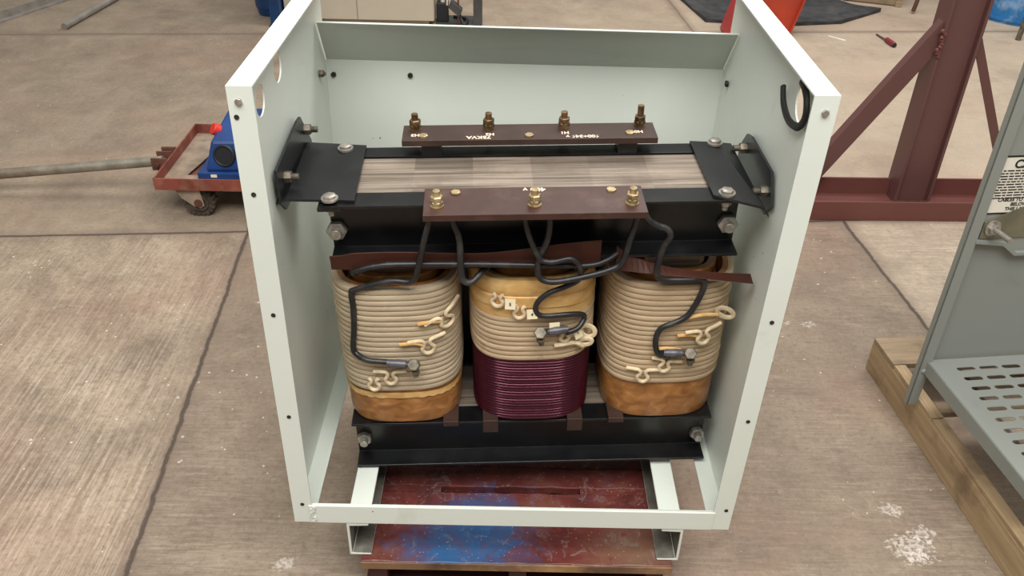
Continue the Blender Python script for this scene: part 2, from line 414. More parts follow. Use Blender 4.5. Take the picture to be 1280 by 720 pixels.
    def build(self, name, mat, parent=None, bevel=0.0, loc=None, recentre=False, rot=None):
        me = bpy.data.meshes.new(name)
        vs = self.v; off = Vector((0, 0, 0))
        if recentre:
            xs, ys, zs = zip(*vs)
            off = Vector(((min(xs) + max(xs)) / 2, (min(ys) + max(ys)) / 2, min(zs)))
            vs = [tuple(Vector(p) - off) for p in vs]
        me.from_pydata(vs, [], self.f); me.validate()
        if len(me.polygons) == len(self.s): me.polygons.foreach_set('use_smooth', self.s)
        me.update()
        import bmesh
        bm = bmesh.new(); bm.from_mesh(me)
        bmesh.ops.remove_doubles(bm, verts=bm.verts, dist=1e-6)
        bmesh.ops.recalc_face_normals(bm, faces=bm.faces); bm.to_mesh(me); bm.free()
        if any(self.s): me.set_sharp_from_angle(angle=0.7)
        me.materials.append(M[mat] if isinstance(mat, str) else mat)
        o = bpy.data.objects.new(name, me); C.objects.link(o)
        if parent: o.parent = parent
        o.location = Vector(loc) if loc else off
        if rot: o.rotation_euler = rot
        if bevel:
            b = o.modifiers.new('edge', 'BEVEL'); b.width = bevel; b.segments = 2; b.limit_method = 'ANGLE'; b.angle_limit = 0.7
        return o

def tag(o, label, cat, group=None, kind=None):
    if label: o['label'] = label
    if cat: o['category'] = cat
    if group: o['group'] = group
    if kind: o['kind'] = kind
    return o
def thing(name, loc, label, cat, rot=(0, 0, 0), group=None):
    o = bpy.data.objects.new(name, None); C.objects.link(o); o.empty_display_size = 0.1
    o.location = loc; o.rotation_euler = rot
    return tag(o, label, cat, group)

def text_mesh(name, body, size, mat, parent, loc, rot, extrude=0.0004, bold=0.0, align='CENTER'):
    cu = bpy.data.curves.new(name, 'FONT'); cu.body = body; cu.size = size; cu.extrude = extrude; cu.offset = bold
    cu.align_x = align; cu.align_y = 'CENTER'
    to = bpy.data.objects.new(name + '_tmp', cu); C.objects.link(to)
    bpy.context.view_layer.update()
    me = bpy.data.meshes.new_from_object(to.evaluated_get(bpy.context.evaluated_depsgraph_get()))
    bpy.data.objects.remove(to); bpy.data.curves.remove(cu)
    me.name = name; me.materials.clear(); me.materials.append(M[mat])
    o = bpy.data.objects.new(name, me); C.objects.link(o)
    o.parent = parent; o.location = loc; o.rotation_euler = rot
    return o

def circle(cy, cz, r, x, n=28, squash=1.0):
    return [(x, cy + r * math.cos(2 * PI * i / n) * squash, cz + r * math.sin(2 * PI * i / n)) for i in range(n)]

# ------------------------------------------------------------------ floor
FZ = -ZO
fb = MB(); fb.add([(-9, -4, FZ), (10, -4, FZ), (10, 12, FZ), (-9, 12, FZ), (-9, -4, FZ - .1), (10, -4, FZ - .1), (10, 12, FZ - .1), (-9, 12, FZ - .1)],
       [(0, 1, 2, 3), (7, 6, 5, 4), (0, 4, 5, 1), (1, 5, 6, 2), (2, 6, 7, 3), (3, 7, 4, 0)])
tag(fb.build('floor', 'floor'), None, None, None, 'structure')

# ------------------------------------------------------------------ white enclosure
W, H, D, FW, T = 0.95, 0.982, 0.72, 0.041, 0.003
def boxmap(x, y, z):
    s, t = x / W, z / H
    dx = (1 - s) * ((1 - t) * -.005 + t * .004) + s * ((1 - t) * -.017 + t * .001)
    dz = (1 - s) * (t * -.001) + s * (t * .004)
    bow = 0.004 * math.sin(PI * min(max(t, 0), 1)) * (1 if s < .5 else -1)
    return (x + dx - (bow if s < 0.5 else bow), y, z + dz)
enc = thing('enclosure', (0, 0, 0), 'tall open white sheet metal transformer enclosure standing on the paint splashed pallet', 'enclosure')
def cut_panel(sx, holes):
    mb = MB()
    outer = [(0, T, T), (0, D, T), (0, D, H - T), (0, T, H - T)]
    mb.holed(outer, [circle(cy, cz, r, 0) for cy, cz, r in holes], (T, 0, 0))
    mb.box((0, 0, 0.0), (FW, T, H)); mb.box((0, T, H - T), (FW, D, H)); mb.box((0, T, 0), (FW, D, T))
    if sx > 0: mb.warp(lambda x, y, z: (W - x, y, z))
    # subdivide not needed: the walls are plane; follow the measured corners
    return mb.warp(boxmap)
pl = cut_panel(-1, [(0.165, 0.893, 0.029), (0.30, 0.906, 0.03)]).build('side_panel', 'paint', enc)
pr_ = cut_panel(1, [(0.155, 0.908, 0.036)]).build('side_panel', 'paint', enc)
bk = MB(); bk.hexa([(T, D - T, T), (W - T, D - T, T), (W - T, D, T), (T, D, T), (T, D - T, .776), (W - T, D - T, .770), (W - T, D, .770), (T, D, .776)]).warp(boxmap).build('back_panel', 'paint', enc)
lp = MB()
yA, yB, e = D - T, 0.640, 0.008
vsl = [(e, yA, .776), (W - e, yA, .768), (W - e, yB - .010, .878), (e, yB, .886)]
lp.prism(vsl, (0, .0022, .0018)); lp.box((e, yB - .004, .8860), (W - e, yB + .004, .8875), None)
lp.v = [(x, y, z - (.0080 * (x / W) if i >= 8 else 0)) if True else 0 for i, (x, y, z) in enumerate(lp.v)]
lp.v = [(x, y - (.010 * (x / W) if i >= 8 else 0), z) for i, (x, y, z) in enumerate(lp.v)]
lp.warp(boxmap).build('bent_back_lip', 'paint', enc)
fbm = MB(); fbm.box((0.035, -0.002, 0), (W - .038, T, 0.052)); fbm.box((0.035, T, 0.048), (W - .038, 0.007, 0.052))
fbm.warp(boxmap).build('front_sill', 'paint', enc, 0.0012)
wd = MB()
for k in range(9):
    wd.cyl((0.034 + random.uniform(0, .012), -0.003, 0.008 + k * .005), (0, -1, 0), 0.0028 + random.random() * .0015, 0.002, 8)
wd.build('weld_bead', 'paint', enc)
# channels under the enclosure, welded to it
for s, xa, xb in ((-1, 0.105, 0.153), (1, 0.789, 0.837)):
    ch = MB(); h = 0.105; t2 = 0.006
    xo, xi = (xa, xb) if s < 0 else (xb, xa)
    sg = 1 if s < 0 else -1
    ch.prism([(xo, 0, -.003), (xi, 0, -.003), (xi, 0, -.010), (xo + sg * t2, 0, -.012), (xo + sg * t2, 0, -h + .007), (xi, 0, -h + .006), (xi, 0, -h), (xo, 0, -h)], (0, D, 0))
    ch = ch.build('base_channel', 'paint', enc, 0.002)
    MB().box((xo + sg * t2, .001, -h + .007), (xo + sg * (t2 + .001), D - .001, -.012)).box((xo + sg * t2, .001, -h + .006), (xi, D - .001, -h + .007)).build('bare_inner_face', 'rawsteel', ch)
for xs, zs in ((0.021, .794), (0.021, .549), (0.019, .303), (0.017, .055), (.924, .555), (.922, .314), (.919, .06), (.064, .012), (.338, .009), (.607, .010), (.866, .011), (0.014, 0.930)):
    MB().cyl((xs, -.0012, zs), (0, 1, 0), 0.0042, 0.001, 12).build('screw_hole', 'hole', enc)
for xs, zs in ((0.021, .956), (.932, .958)):
    MB().nut((xs, 0, zs), (0, -1, 0), 0.0062, 0.004).build('screw', 'zinc', enc)
for xs, zs in ((0.199, .741), (0.017, .739)):
    MB().nut((xs + .004, D - T, zs), (0, -1, 0), 0.0065, 0.005).build('screw', 'hole', enc)
MB().nut((.006, .635, .770), (1, 0, 0), 0.009, 0.010, .004).build('screw', 'oldzinc', enc)
MB().nut((.942, .653, .76), (-1, 0, 0), 0.008, 0.006).build('screw', 'hole', enc)
# rubber edge trim hanging off the cable hole in the right side
tr_pts = [(.938, .244, .908), (.934, .212, .889), (.934, .170, .876), (.936, .128, .880), (.938, .108, .893), (.938, .099, .913), (.938, .110, .936), (.938, .130, .948), (.938, .150, .952)]
tt = MB().tube(tr_pts, 0.0075, 8, 6, 0.7, nrm=(1, 0, 0))
tt.tube([(.941, .077, .935), (.941, .074, .912), (.942, .078, .884)], 0.007, 8, 6, 0.7, nrm=(1, 0, 0))
tag(tt.build('rubber_edge_trim', 'trim', None, recentre=True), 'loose black rubber edge trim curling out of the round hole in the right white wall', 'rubber trim')

# ------------------------------------------------------------------ pallet under the enclosure
pal = thing('pallet', (0.476, 0.35, FZ), 'paint splashed red and blue wooden pallet under the white enclosure', 'pallet')
def L1(x, y, z): return (x - .476, y - .35, z - FZ)
for x in (0.165, 0.48, 0.79):
    MB().box(L1(x - .02, 0.0, FZ + .018), L1(x + .02, .80, -.130)).build('stringer', 'deckdark', pal, 0.002)
top = -.1065
dk = [( -.016, .193, .131, .823), (.213, .277, .135, .82), (.281, .40, .132, .822), (.43, .55, .13, .82), (.62, .80, .132, .821)]
for i, (a, b, xa, xb) in enumerate(dk):
    mb = MB()
    n = 24
    rows = []
    for k in range(n + 1):
        x = xa + (xb - xa) * k / n
        j1, j2 = random.uniform(-.002, .002), random.uniform(-.0015, .0015)
        rows.append((x, a + j1, b + j2))
    vs = []; fs = []
    for (x, ya, yb) in rows:
        vs += [L1(x, ya, -.130), L1(x, yb, -.130), L1(x, yb, top), L1(x, ya, top)]
    for k in range(n):
        o = 4 * k
        fs += [(o, o + 4, o + 5, o + 1), (o + 1, o + 5, o + 6, o + 2), (o + 2, o + 6, o + 7, o + 3), (o + 3, o + 7, o + 4, o)]
    fs += [(0, 1, 2, 3), (4 * n + 3, 4 * n + 2, 4 * n + 1, 4 * n)]
    mb.add(vs, fs).build('deck_board', 'deck' if i < 3 else 'deckdark', pal, 0.0025)
for xa, xb in ((.136, .293), (.630, .82)):
    MB().box(L1(xa, .1935, -.128), L1(xb, .2125, -.108)).build('filler_strip', 'deck', pal)
MB().box(L1(.131, -.0185, -.130), L1(.823, -.0145, -.1085)).build('worn_front_edge', 'wornedge', pal, .001)
for (a, b) in ((0.0, .11), (.35, .45), (.69, .80)):
    MB().box(L1(.13, a, FZ), L1(.82, b, FZ + .018)).build('bottom_board', 'deckdark', pal, 0.002)

# ------------------------------------------------------------------ transformer
TL = (.5045, .1795, .004); TR = (.036, -.0188, .0414)
tf = thing('transformer', TL, 'black framed three coil dry type transformer bolted inside the white enclosure', 'transformer', TR)
# core
co = MB()
co.box((-.341, .055, .565), (.341, .195, .6985)); co.box((-.341, .055, .010), (.341, .195, .140))
for x in (-.2850, 0.0, .2850): co.box((x - .056, .055, .135), (x + .056, .195, .57))
co.build('core', 'core', tf)
def clamp(y_in, y_out, z0, z1, xa, xb, lift=0):
    t = .006; s = 1 if y_out > y_in else -1
    m = MB()
    m.prism([(xa, y_in, z0), (xa, y_out, z0), (xa, y_out, z0 + t), (xa, y_in + s * t, z0 + t * 1.3), (xa, y_in + s * t, z1 - t * 1.3), (xa, y_out, z1 - t), (xa, y_out, z1), (xa, y_in, z1)], (xb - xa, 0, 0))
    return m
clamp(.052, 0.0, .577, .702, -.392, .398).build('core_clamp', 'black', tf, 0.0015)
clamp(.198, .24, .577, .702, -.39, .39).build('core_clamp', 'black', tf, 0.0015)
clamp(.052, 0.0, .004, .142, -.400, .408).build('core_clamp', 'black', tf, 0.0015)
clamp(.198, .245, .004, .142, -.400, .408).build('core_clamp', 'black', tf, 0.0015)
MB().box((-.36, .02, .0), (-.32, .23, .004)).build('foot_pad', 'black', tf)
MB().box((.32, .02, -.016), (.36, .23, .004)).build('foot_pad', 'black', tf)
# big clamping bolts
for x, z, r in ((-.381, .626, .0205), (.381, .627, .0205), (-.382, .058, .0175), (.394, .050, .0175)):
    b = MB(); b.nut((x, .046, z), (0, -1, 0), r, .014, .012, r * .52, 0.0, random.random())
    b.build('clamp_bolt', 'zinc', tf, 0.0008)
# end brackets: a sloping top plate bent up against the side wall
TM = Euler(TR).to_matrix()
def w2l(x, y, z): return tuple(TM.transposed() @ (Vector((x, y, z)) - Vector(TL)))
def bracket(s):
    X_ = .0125 if s < 0 else .9375
    WV = WVL if s < 0 else WVR; WB = WBL if s < 0 else WBR
    m = MB(); t = .005
    xi, xo = s * .336, s * .46
    zi, zo = .703, .700
    inner = [(xi, .012, zi), (xi, .238, zi)]
    if s < 0:
        wall = -.4865
        outer = [(-.461, .262, .700), (-.474, .275, .690), (-.486, .030, .690), (-.466, .026, .700)]
        vert = [(wall, .040, .655), (wall, .058, .742), (wall, .070, .748), (wall, .340, .731), (wall, .352, .724), (wall, .385, .640), (wall, .12, .640)]
    else:
        wall = .434
        outer = [(.390, .236, .701), (.428, .250, .690), (.430, -.038, .686), (.421, -.031, .700)]
        vert = [(wall, -.038, .705), (wall, -.012, .760), (wall, .0, .767), (wall, .155, .763), (wall, .170, .756), (wall, .215, .67), (wall, .0, .665)]
    if s < 0: poly = [inner[0], outer[3], outer[2], outer[1], outer[0], inner[1]]
    else: poly = [inner[0], outer[3], outer[2], outer[1], outer[0], inner[1]]
    m.add(poly + [(a, b, c + t) for a, b, c in poly], [(0, 1, 4, 5), (1, 2, 3, 4), (6, 11, 10, 7), (7, 10, 9, 8)] + [(i, 6 + i, 6 + (i + 1) % 6, (i + 1) % 6) for i in range(6)])
    m.prism([w2l(X_, y, z) for y, z in WV], Vector(w2l(X_ - s * t, 0, 0)) - Vector(w2l(X_, 0, 0)))
    m.build('end_bracket', 'blacksteel', tf)
    for y, z in WB:
        MB().nut(w2l(X_ - s * t, y, z), (-s, 0, 0), .0115, .014, .013, .0065, .0).build('bracket_bolt', 'oldzinc', tf)
WVL = [(.375, .774), (.35, .776), (.158, .759), (.161, .690), (.190, .662), (.448, .660), (.446, .692)]
WBL = [(.395, .738), (.205, .724)]
WVR = [(.398, .748), (.362, .757), (.198, .759), (.160, .705), (.192, .672), (.430, .664), (.440, .70)]
WBR = [(.385, .722), (.200, .718)]
bracket(-1); bracket(1)
for x, y in ((-.377, .222), (-.382, .018), (.386, .225), (.362, .016)):
    b = MB(); b.cyl((x, y, .7075), (0, 0, 1), .016, .004, 20); b.nut((x, y, .7115), (0, 0, 1), .0125, .006)
    b.nut((x, y, .696), (0, 0, -1), .012, .012, .010, .006)
    b.build('top_bolt', 'zinc', tf)
MB().box((-.405, .002, .690), (-.36, .03, .697)).build('clamp_tab', 'blacksteel', tf)
MB().box((.395, .0, .692), (.425, .03, .699)).build('clamp_tab', 'blacksteel', tf)

# terminal boards
def board(name, x0, x1, y0, y1, z, mat, studs, screws, texts, strap, dz0=0.0):
    m = MB(); t = .013
    m.hexa([(x0, y0, z - t - dz0), (x1, y0, z - t - dz0), (x1, y1, z - t), (x0, y1, z - t), (x0, y0, z - dz0), (x1, y0, z - dz0), (x1, y1, z), (x0, y1, z)])
    b = m.build(name, mat, tf, 0.001)
    for (x, y, hh, mt) in studs:
        zz = z - dz0 * (y1 - y) / (y1 - y0)
        s = MB(); s.cyl((x, y, zz), (0, 0, 1), .0125, .002, 20)
        s.nut((x, y, zz + .002), (0, 0, 1), .0118, .009, 0, turn=.2); s.nut((x, y, zz + .0115), (0, 0, 1), .0118, .010, hh, .0068, turn=.5)
        s.nut((x, y, zz - t - .001), (0, 0, -1), .0125, .010, .004, .0068)
        s.build('terminal_stud', mt, b)
    for (x, y) in screws:
        MB().nut((x, y, z - dz0 * (y1 - y) / (y1 - y0)), (0, 0, 1), .0095, .004).build('board_screw', 'brass', b)
    for (x, y, s_, body) in texts:
        zz = z - dz0 * (y1 - y) / (y1 - y0)
        text_mesh('lettering', body, s_, 'lettering', b, (x, y, zz + .0006), (0, 0, PI), .0003, .0006)
    for x in strap:
        MB().box((x - .02, y0 + .02, z - t - .006 - dz0), (x + .02, y1 + .004, z - t)).build('mounting_strap', 'blacksteel', b)
    return b
bf = board('terminal_board', -.206, .201, -.058, .034, .7185, 'board',
           [(-.181, -.026, .010, 'brass'), (-.003, -.026, .010, 'brass'), (.176, -.026, .010, 'brass')],
           [(-.148, .016), (.143, .018)], [(-.001, .024, .019, '480 v')], (-.12, .12), .004)
bf['label'] = 'front maroon terminal board'
br = board('terminal_board', -.258, .258, .186, .258, .742, 'boarddark',
           [(-.233, .240, .012, 'dirtybrass'), (-.083, .240, .012, 'dirtybrass'), (.072, .242, .012, 'dirtybrass'), (.229, .246, .022, 'dirtybrass')],
           [(-.215, .205), (-.002, .202), (.203, .208)],
           [(-.232, 0.210, .0145, 'H3'), (-.081, 0.210, .0145, 'H2'), (.071, 0.213, .0145, 'H1'), (.222, 0.214, .0145, 'H0'),
            (-.104, .197, .017, '75KVA'), (.106, .196, .0155, '600\u00f7346 v')], ())
br['label'] = 'rear dark brown terminal board'
for x in (-.2, .2): MB().box((x - .02, .20, .702), (x + .02, .245, .729)).build('spacer_block', 'blacksteel', tf)

# coils
CY = .128
def plan(a, hw, hd, n=3.15):
    c, s = math.cos(a), math.sin(a)
    return (hw * math.copysign(abs(c) ** (2 / n), c), hd * math.copysign(abs(s) ** (2 / n), s))
NTH = 112
def shell(mb, cx, prof, smooth=True, tilt=None):
    """prof: list of (offset, z) rings round the plan shape"""
    vs = []; fs = []
    for (off, z) in prof:
        for i in range(NTH):
            a = 2 * PI * i / NTH
            x, y = plan(a, .131 + off, .130 + off)
            zz = z + (tilt(a, z) if tilt else 0)
            vs.append((cx + x, CY + y, zz))
    for k in range(len(prof) - 1):
        for i in range(NTH):
            j = (i + 1) % NTH
            fs.append((k * NTH + i, k * NTH + j, (k + 1) * NTH + j, (k + 1) * NTH + i))
    return mb.add(vs, fs, smooth)
def turns(z0, z1, n, off, flat=True, gap=.005):
    pr = []; p = (z1 - z0) / n
    for k in range(n):
        zb = z0 + k * p
        jit = random.uniform(-.0010, .0010) * (1 if flat else .15)
        if flat: prof = ((0.0, -gap), (.075, -.0006), (.2, .0002), (.5, .0006), (.8, .0002), (.94, -.0006))
        else: prof = [(.02, -.42 * p), (.15, -.2 * p), (.32, -.06 * p), (.5, 0), (.68, -.06 * p), (.85, -.2 * p)]
        for f, o in prof: pr.append((off + o + jit, zb + p * f))
    pr.append((off - gap, z1))
    return pr
def dips(amp, zlow, zhigh, ph):
    # lower turns sag a little on one side, as hand wound wire does
    return lambda a, z: amp * math.sin(a + ph) * max(0.0, min(1.0, (zhigh - z) / (zhigh - zlow)))
def coil(cx, kind):
    r = MB()
    top = .512 if kind != 'mid' else .522
    bot = .146
    body_top = .25 if kind != 'mid' else top
    # amber insulated body tube with a rounded foot
    shell(r, cx, [(-.030, bot), (-.012, bot), (-.005, bot), (-.0035, bot + .008), (-.003, .20), (-.003, .262), (-.008, .27), (-.008, top - .004), (-.011, top), (-.020, top), (-.022, top - .004), (-.022, top - .05), (-.030, top - .05), (-.030, bot)])
    shell(r, cx, [(-.034, top - .06), (-.034, top + .006), (-.036, top + .008), (-.048, top + .008), (-.050, top + .004), (-.05, top - .06), (-.034, top - .06)])
    shell(r, cx, [(-.056, top - .06), (-.056, top + .003), (-.068, top + .003), (-.070, top - .001), (-.07, top - .06), (-.056, top - .06)])
    if kind == 'mid': r.v = [((x - cx) * .95 + cx, (y - CY) * .95 + CY, z) for x, y, z in r.v]
    body = r.build('coil', 'varnish', tf)
    if kind != 'mid':
        cw = MB(); n = 20
        z_lo = .247
        shell(cw, cx, [(-.006, z_lo - .001)] + turns(z_lo, top - .001, n, .002) + [(-.010, top)], tilt=dips(.004, .25, .42, .6 if kind == 'l' else 2.4))
        cw.build('taped_winding', 'cream' if kind == 'l' else 'creamwarm', body)
        bd = MB(); shell(bd, cx, [(-.002, .232), (.002, .234), (.0035, .243), (.003, .258), (-.002, .262)], tilt=dips(.004, .25, .42, .6 if kind == 'l' else 2.4))
        if kind == 'l':
            sc = MB(); shell(sc, cx, [(-.001, .236), (.0, .224), (-.0035, .223)], tilt=lambda a, z: -.004 * abs(math.sin(a * 17)) * (z < .23))
            sc.build('scalloped_cloth_edge', 'varnish2', body)
    else:
        pw = MB(); shell(pw, cx, [(-.010, bot - .002)] + turns(bot, .328, 24, .0005, False) + [(-.012, .328)]); pw.build('enamelled_wire_winding', 'purple', body)
        cw = MB(); shell(cw, cx, [(-.01, .327)] + turns(.328, .438, 9, .003) + [(-.008, .438)], tilt=dips(.006, .33, .46, .3)); cw.build('taped_winding', 'creamwarm', body)
        cl = MB(); shell(cl, cx, [(-.004, .434), (.002, .436), (.003, .446), (.001, .462), (.0035, .463), (.0025, .486), (-.001, .488), (.001, .492), (-.001, .512), (-.006, top + .001), (-.018, top + .002)], tilt=dips(.005, .33, .48, .3))
        cl.build('cloth_wrap', 'varnish2', body)
    return body
c1, c2, c3 = coil(-.2815, 'l'), coil(.003, 'mid'), coil(.2895, 'r')
c1['label'] = 'left coil with cream turns'; c2['label'] = 'middle coil with maroon wire'; c3['label'] = 'right coil with cream turns'

def surf(coilx, x, off=.006):
    """y of the coil's front surface at local x"""
    u = max(-.999, min(.999, (x - coilx) / (.131 + off)))
    return CY - (.130 + off) * (1 - abs(u) ** 3.15) ** (1 / 3.15)
def omega(cx, body, x, z, s=1.0, lean=0.0, out=0.0, wire=.0042, tails=(1, 1), wide=1.0):
    pts = []
    shape = [(-2.6, .55), (-1.6, .60), (-.75, .50), (-.42, .05), (-.55, -.45), (-.85, -1.0), (-.55, -1.65), (0, -1.9), (.55, -1.65), (.85, -1.0), (.55, -.45), (.42, .05), (.75, .5), (1.6, .62), (2.6, .7)]
    if not tails[0]: shape = shape[2:]
    if not tails[1]: shape = shape[:-2]
    cl, sl = math.cos(lean), math.sin(lean)
    u = .0135 * s
    for a, b in shape:
        px, pz = a * u * wide, (b + .7) * u
        px, pz = px * cl - pz * sl, px * sl + pz * cl
        yy = surf(cx, x + px, .007) - .001 - out
        pts.append((x + px, yy, z + pz))
    MB().tube(pts, wire, 8, 4).build('tap_loop', 'tape', body)
X1, X2, X3 = -.2815, .003, .2895
omega(X1, c1, -.178, .424, 1.1, .45); omega(X1, c1, -.217, .368, 1.1, .12)
omega(X1, c1, -.300, .287, 1.0, 0); omega(X1, c1, -.337, .268, 1.0, 0, tails=(0, 0))
omega(X2, c2, -.072, .482, .95, -.1, tails=(0, 0)); omega(X2, c2, -.028, .456, .95, -.1, tails=(0, 0))
omega(X2, c2, .066, .388, .8, 0, tails=(0, 0))
omega(X3, c3, .355, .382, 1.1, .1, .004); omega(X3, c3, .282, .305, .95, -.2); omega(X3, c3, .238, .276, 1.0, 0)
# standing loops: folded flat strap ends
def strap_loop(cx, body, x, z, w, h, ang):
    m = MB(); pts = []
    for k in range(14):
        a = 2 * PI * k / 14
        px, pz = w * math.cos(a), h * math.sin(a)
        pts.append((x + px * math.cos(ang) - pz * math.sin(ang), surf(cx, min(x, cx + .12), .006) - .008, z + px * math.sin(ang) + pz * math.cos(ang)))
    m.tube(pts, .0055, 8, 3, 0.8, True, nrm=(0, 1, 0)); m.build('strap_loop', 'tape', body)
strap_loop(X2, c2, .116, .385, .017, .013, -.8); strap_loop(X2, c2, .112, .360, .013, .008, .1)
strap_loop(X3, c3, .398, .430, .019, .010, -.5)
MB().tube([(.045, surf(X2, .045) - .002, .366), (.07, surf(X2, .07) - .003, .368), (.09, surf(X2, .09) - .004, .366), (.106, surf(X2, .106) - .008, .352)], .005, 8, 5).build('tap_lead', 'tape', c2)
for cx, body, pts in ((X1, c1, ((-.235, .428), (-.205, .430), (-.185, .424))), (X1, c1, ((-.275, .377), (-.245, .380), (-.225, .372))), (X3, c3, ((.318, .434), (.350, .438), (.380, .430))), (X3, c3, ((.300, .386), (.325, .388), (.345, .382))), (X3, c3, ((.255, .352), (.285, .353), (.312, .347)))):
    MB().tube([(x, surf(cx, x, .006) - .002, z) for x, z in pts], .0042, 8, 5).build('tap_lead', 'varnish2', body)
def ntag(cx, body, x, z, w, h, txt, lean=0.0):
    y = surf(cx, x, .006) - .010
    m = MB(); m.box((-w, -.0008, -h), (w, .0008, h))
    slope = math.atan2(surf(cx, x + .01) - surf(cx, x - .01), .02)
    o = m.build('number_tag', 'tag', body, loc=(x, y, z), rot=(-.15, lean, slope))
    if txt:
        text_mesh('tag_number', txt, .0095, 'ink', o, (0, -.0014, 0), (PI / 2, 0, 0), .0003, .0001)
ntag(X2, c2, -.047, .481, .0105, .0115, '5'); ntag(X2, c2, -.003, .456, .0105, .0105, '4', -.05)
ntag(X2, c2, .043, .425, .0105, .007, ''); ntag(X2, c2, .093, .396, .009, .014, '1', -.25)
# wooden blocks under the coils
for x, z0 in ((-.090, .116), (.098, .116), (.190, .138), (-.178, .138)):
    MB().box((x - .017, -.004, .142), (x + .017, .05, .152)).box((x - .017, -.008, z0), (x + .017, -.001, .152)).build('support_block', 'boarddark', tf, .001)

# pressboard barrier sheets, plus one black sheet added for shade
def sheet(name, top, bot, mat, t=.0016):
    m = MB(); n = len(top)
    vs = [Vector(p) for p in top] + [Vector(p) for p in bot]
    vs += [p + Vector((0, t, t * .5)) for p in vs]
    fs = []
    for i in range(n - 1):
        fs += [(i, i + 1, n + i + 1, n + i), (2 * n + i, 3 * n + i, 3 * n + i + 1, 2 * n + i + 1), (i, 2 * n + i, 2 * n + i + 1, i + 1), (n + i, n + i + 1, 3 * n + i + 1, 3 * n + i)]
    fs += [(0, n, 3 * n, 2 * n), (n - 1, 3 * n - 1, 4 * n - 1, 2 * n - 1)]
    return m.add(vs, fs, False).build(name, mat, tf)
N = 24
xs = [-.393 + (.522) * i / N for i in range(N + 1)]
sheet('barrier_or_shade_sheet', [(x, -.006 + .002 * math.sin(9 * x), .600 + .018 * max(0, (x + .1) / .23) ** 1.2 + .003 * math.sin(17 * x) - .004 * (x < -.35)) for x in xs],
      [(x, -.002, .563 + .004 * math.sin(6 * x) - .008 * (x + .1)) for x in xs], 'paper')
MB().box((-.215, .262, .006), (.225, .264, .60)).build('barrier_or_shade_sheet', 'black', tf)  # added black sheet, stands in for the deep shade in the gaps between coils
xs = [.160 + .272 * i / N for i in range(N + 1)]
def rtop(x): t = (x - .16) / .27; return .533 + .068 * math.exp(-3.2 * t) - .004 * t
sheet('barrier_or_shade_sheet', [(x, .004 - .004 * ((x - .16) / .27), rtop(x)) for x in xs],
      [(x, -.012 - .012 * ((x - .16) / .27), .556 - .030 * ((x - .16) / .27)) for x in xs], 'paper')

# insulated leads
def lead(pts, r=.0062, y=-.02, sub=5, nm='insulated_lead'):
    P = [(p[0], (p[2] if len(p) > 2 else y), p[1]) for p in pts]
    return MB().tube(P, r, 10, sub).build(nm, 'rubber', tf)
def front(cx, x, extra=.008): return surf(cx, x, .006) - extra
A = [(-.192, .702, -.03), (-.200, .672, -.026), (-.209, .639, -.024), (-.222, .585, -.022), (-.232, .552, -.02), (-.245, .540, -.016), (-.285, .538, -.010), (-.352, .514, -.002), (-.3615, .504, 0), (-.3615, .47, 0), (-.365, .42, 0), (-.373, .362, .004), (-.368, .346, .002), (-.345, .340, front(X1, -.345)), (-.315, .3375, front(X1, -.315)), (-.285, .334, front(X1, -.285))]
lead(A, .0062)
lead([(-.157, .700, -.026), (-.152, .675, -.024), (-.143, .638, -.022), (-.142, .565, -.020), (-.137, .545, -.022), (-.122, .540, -.02), (-.100, .552, .0), (-.072, .556, .04)], .0068)
lead([(-.350, .535, .03), (-.352, .552, .0), (-.345, .565, -.012), (-.306, .577, -.014), (-.258, .581, -.015), (-.105, .578, -.015), (.049, .572, -.016), (.110, .572, -.016), (.140, .580, -.012), (.162, .588, .0)], .0058)
Dp = [(-.019, .700, -.028), (-.019, .676, -.026), (-.008, .635, -.026), (.008, .598, -.027), (.022, .590, -.028), (.040, .590, -.028), (.066, .596, -.028), (.082, .585, -.028), (.0885, .568, -.026), (.0895, .548, -.02), (.082, .530, -.012), (.060, .519, front(X2, .06)), (.030, .507, front(X2, .03)), (.009, .487, front(X2, .0)), (.004, .464, front(X2, .0)), (.020, .450, front(X2, .02)), (.070, .449, front(X2, .07)), (.098, .441, front(X2, .098)), (.106, .427, front(X2, .106)), (.092, .412, front(X2, .092, .014)), (.066, .406, front(X2, .066, .014))]
lead(Dp, .0056)
lead([(.024, .698, -.026), (.026, .668, -.026), (.021, .631, -.024), (.008, .592, -.020), (.007, .560, -.022), (.016, .545, -.024), (.040, .541, -.026), (.089, .550, -.026), (.140, .562, -.022), (.168, .578, -.018), (.179, .631, -.022), (.187, .672, -.026), (.190, .702, -.028)], .0064)
lead([(.196, .703, -.03), (.210, .680, -.03), (.228, .668, -.03), (.246, .660, -.03), (.254, .643, -.028), (.244, .618, -.026), (.239, .59, -.026), (.237, .560, -.024), (.244, .543, -.022), (.262, .535, -.018), (.300, .533, -.016), (.330, .530, -.012), (.340, .520, -.01), (.335, .49, -.01), (.322, .452, -.01), (.308, .434, -.012), (.285, .422, -.014), (.263, .410, -.014), (.255, .385, -.014), (.258, .356, -.014), (.266, .342, -.014), (.29, .336, -.014)], .0062)
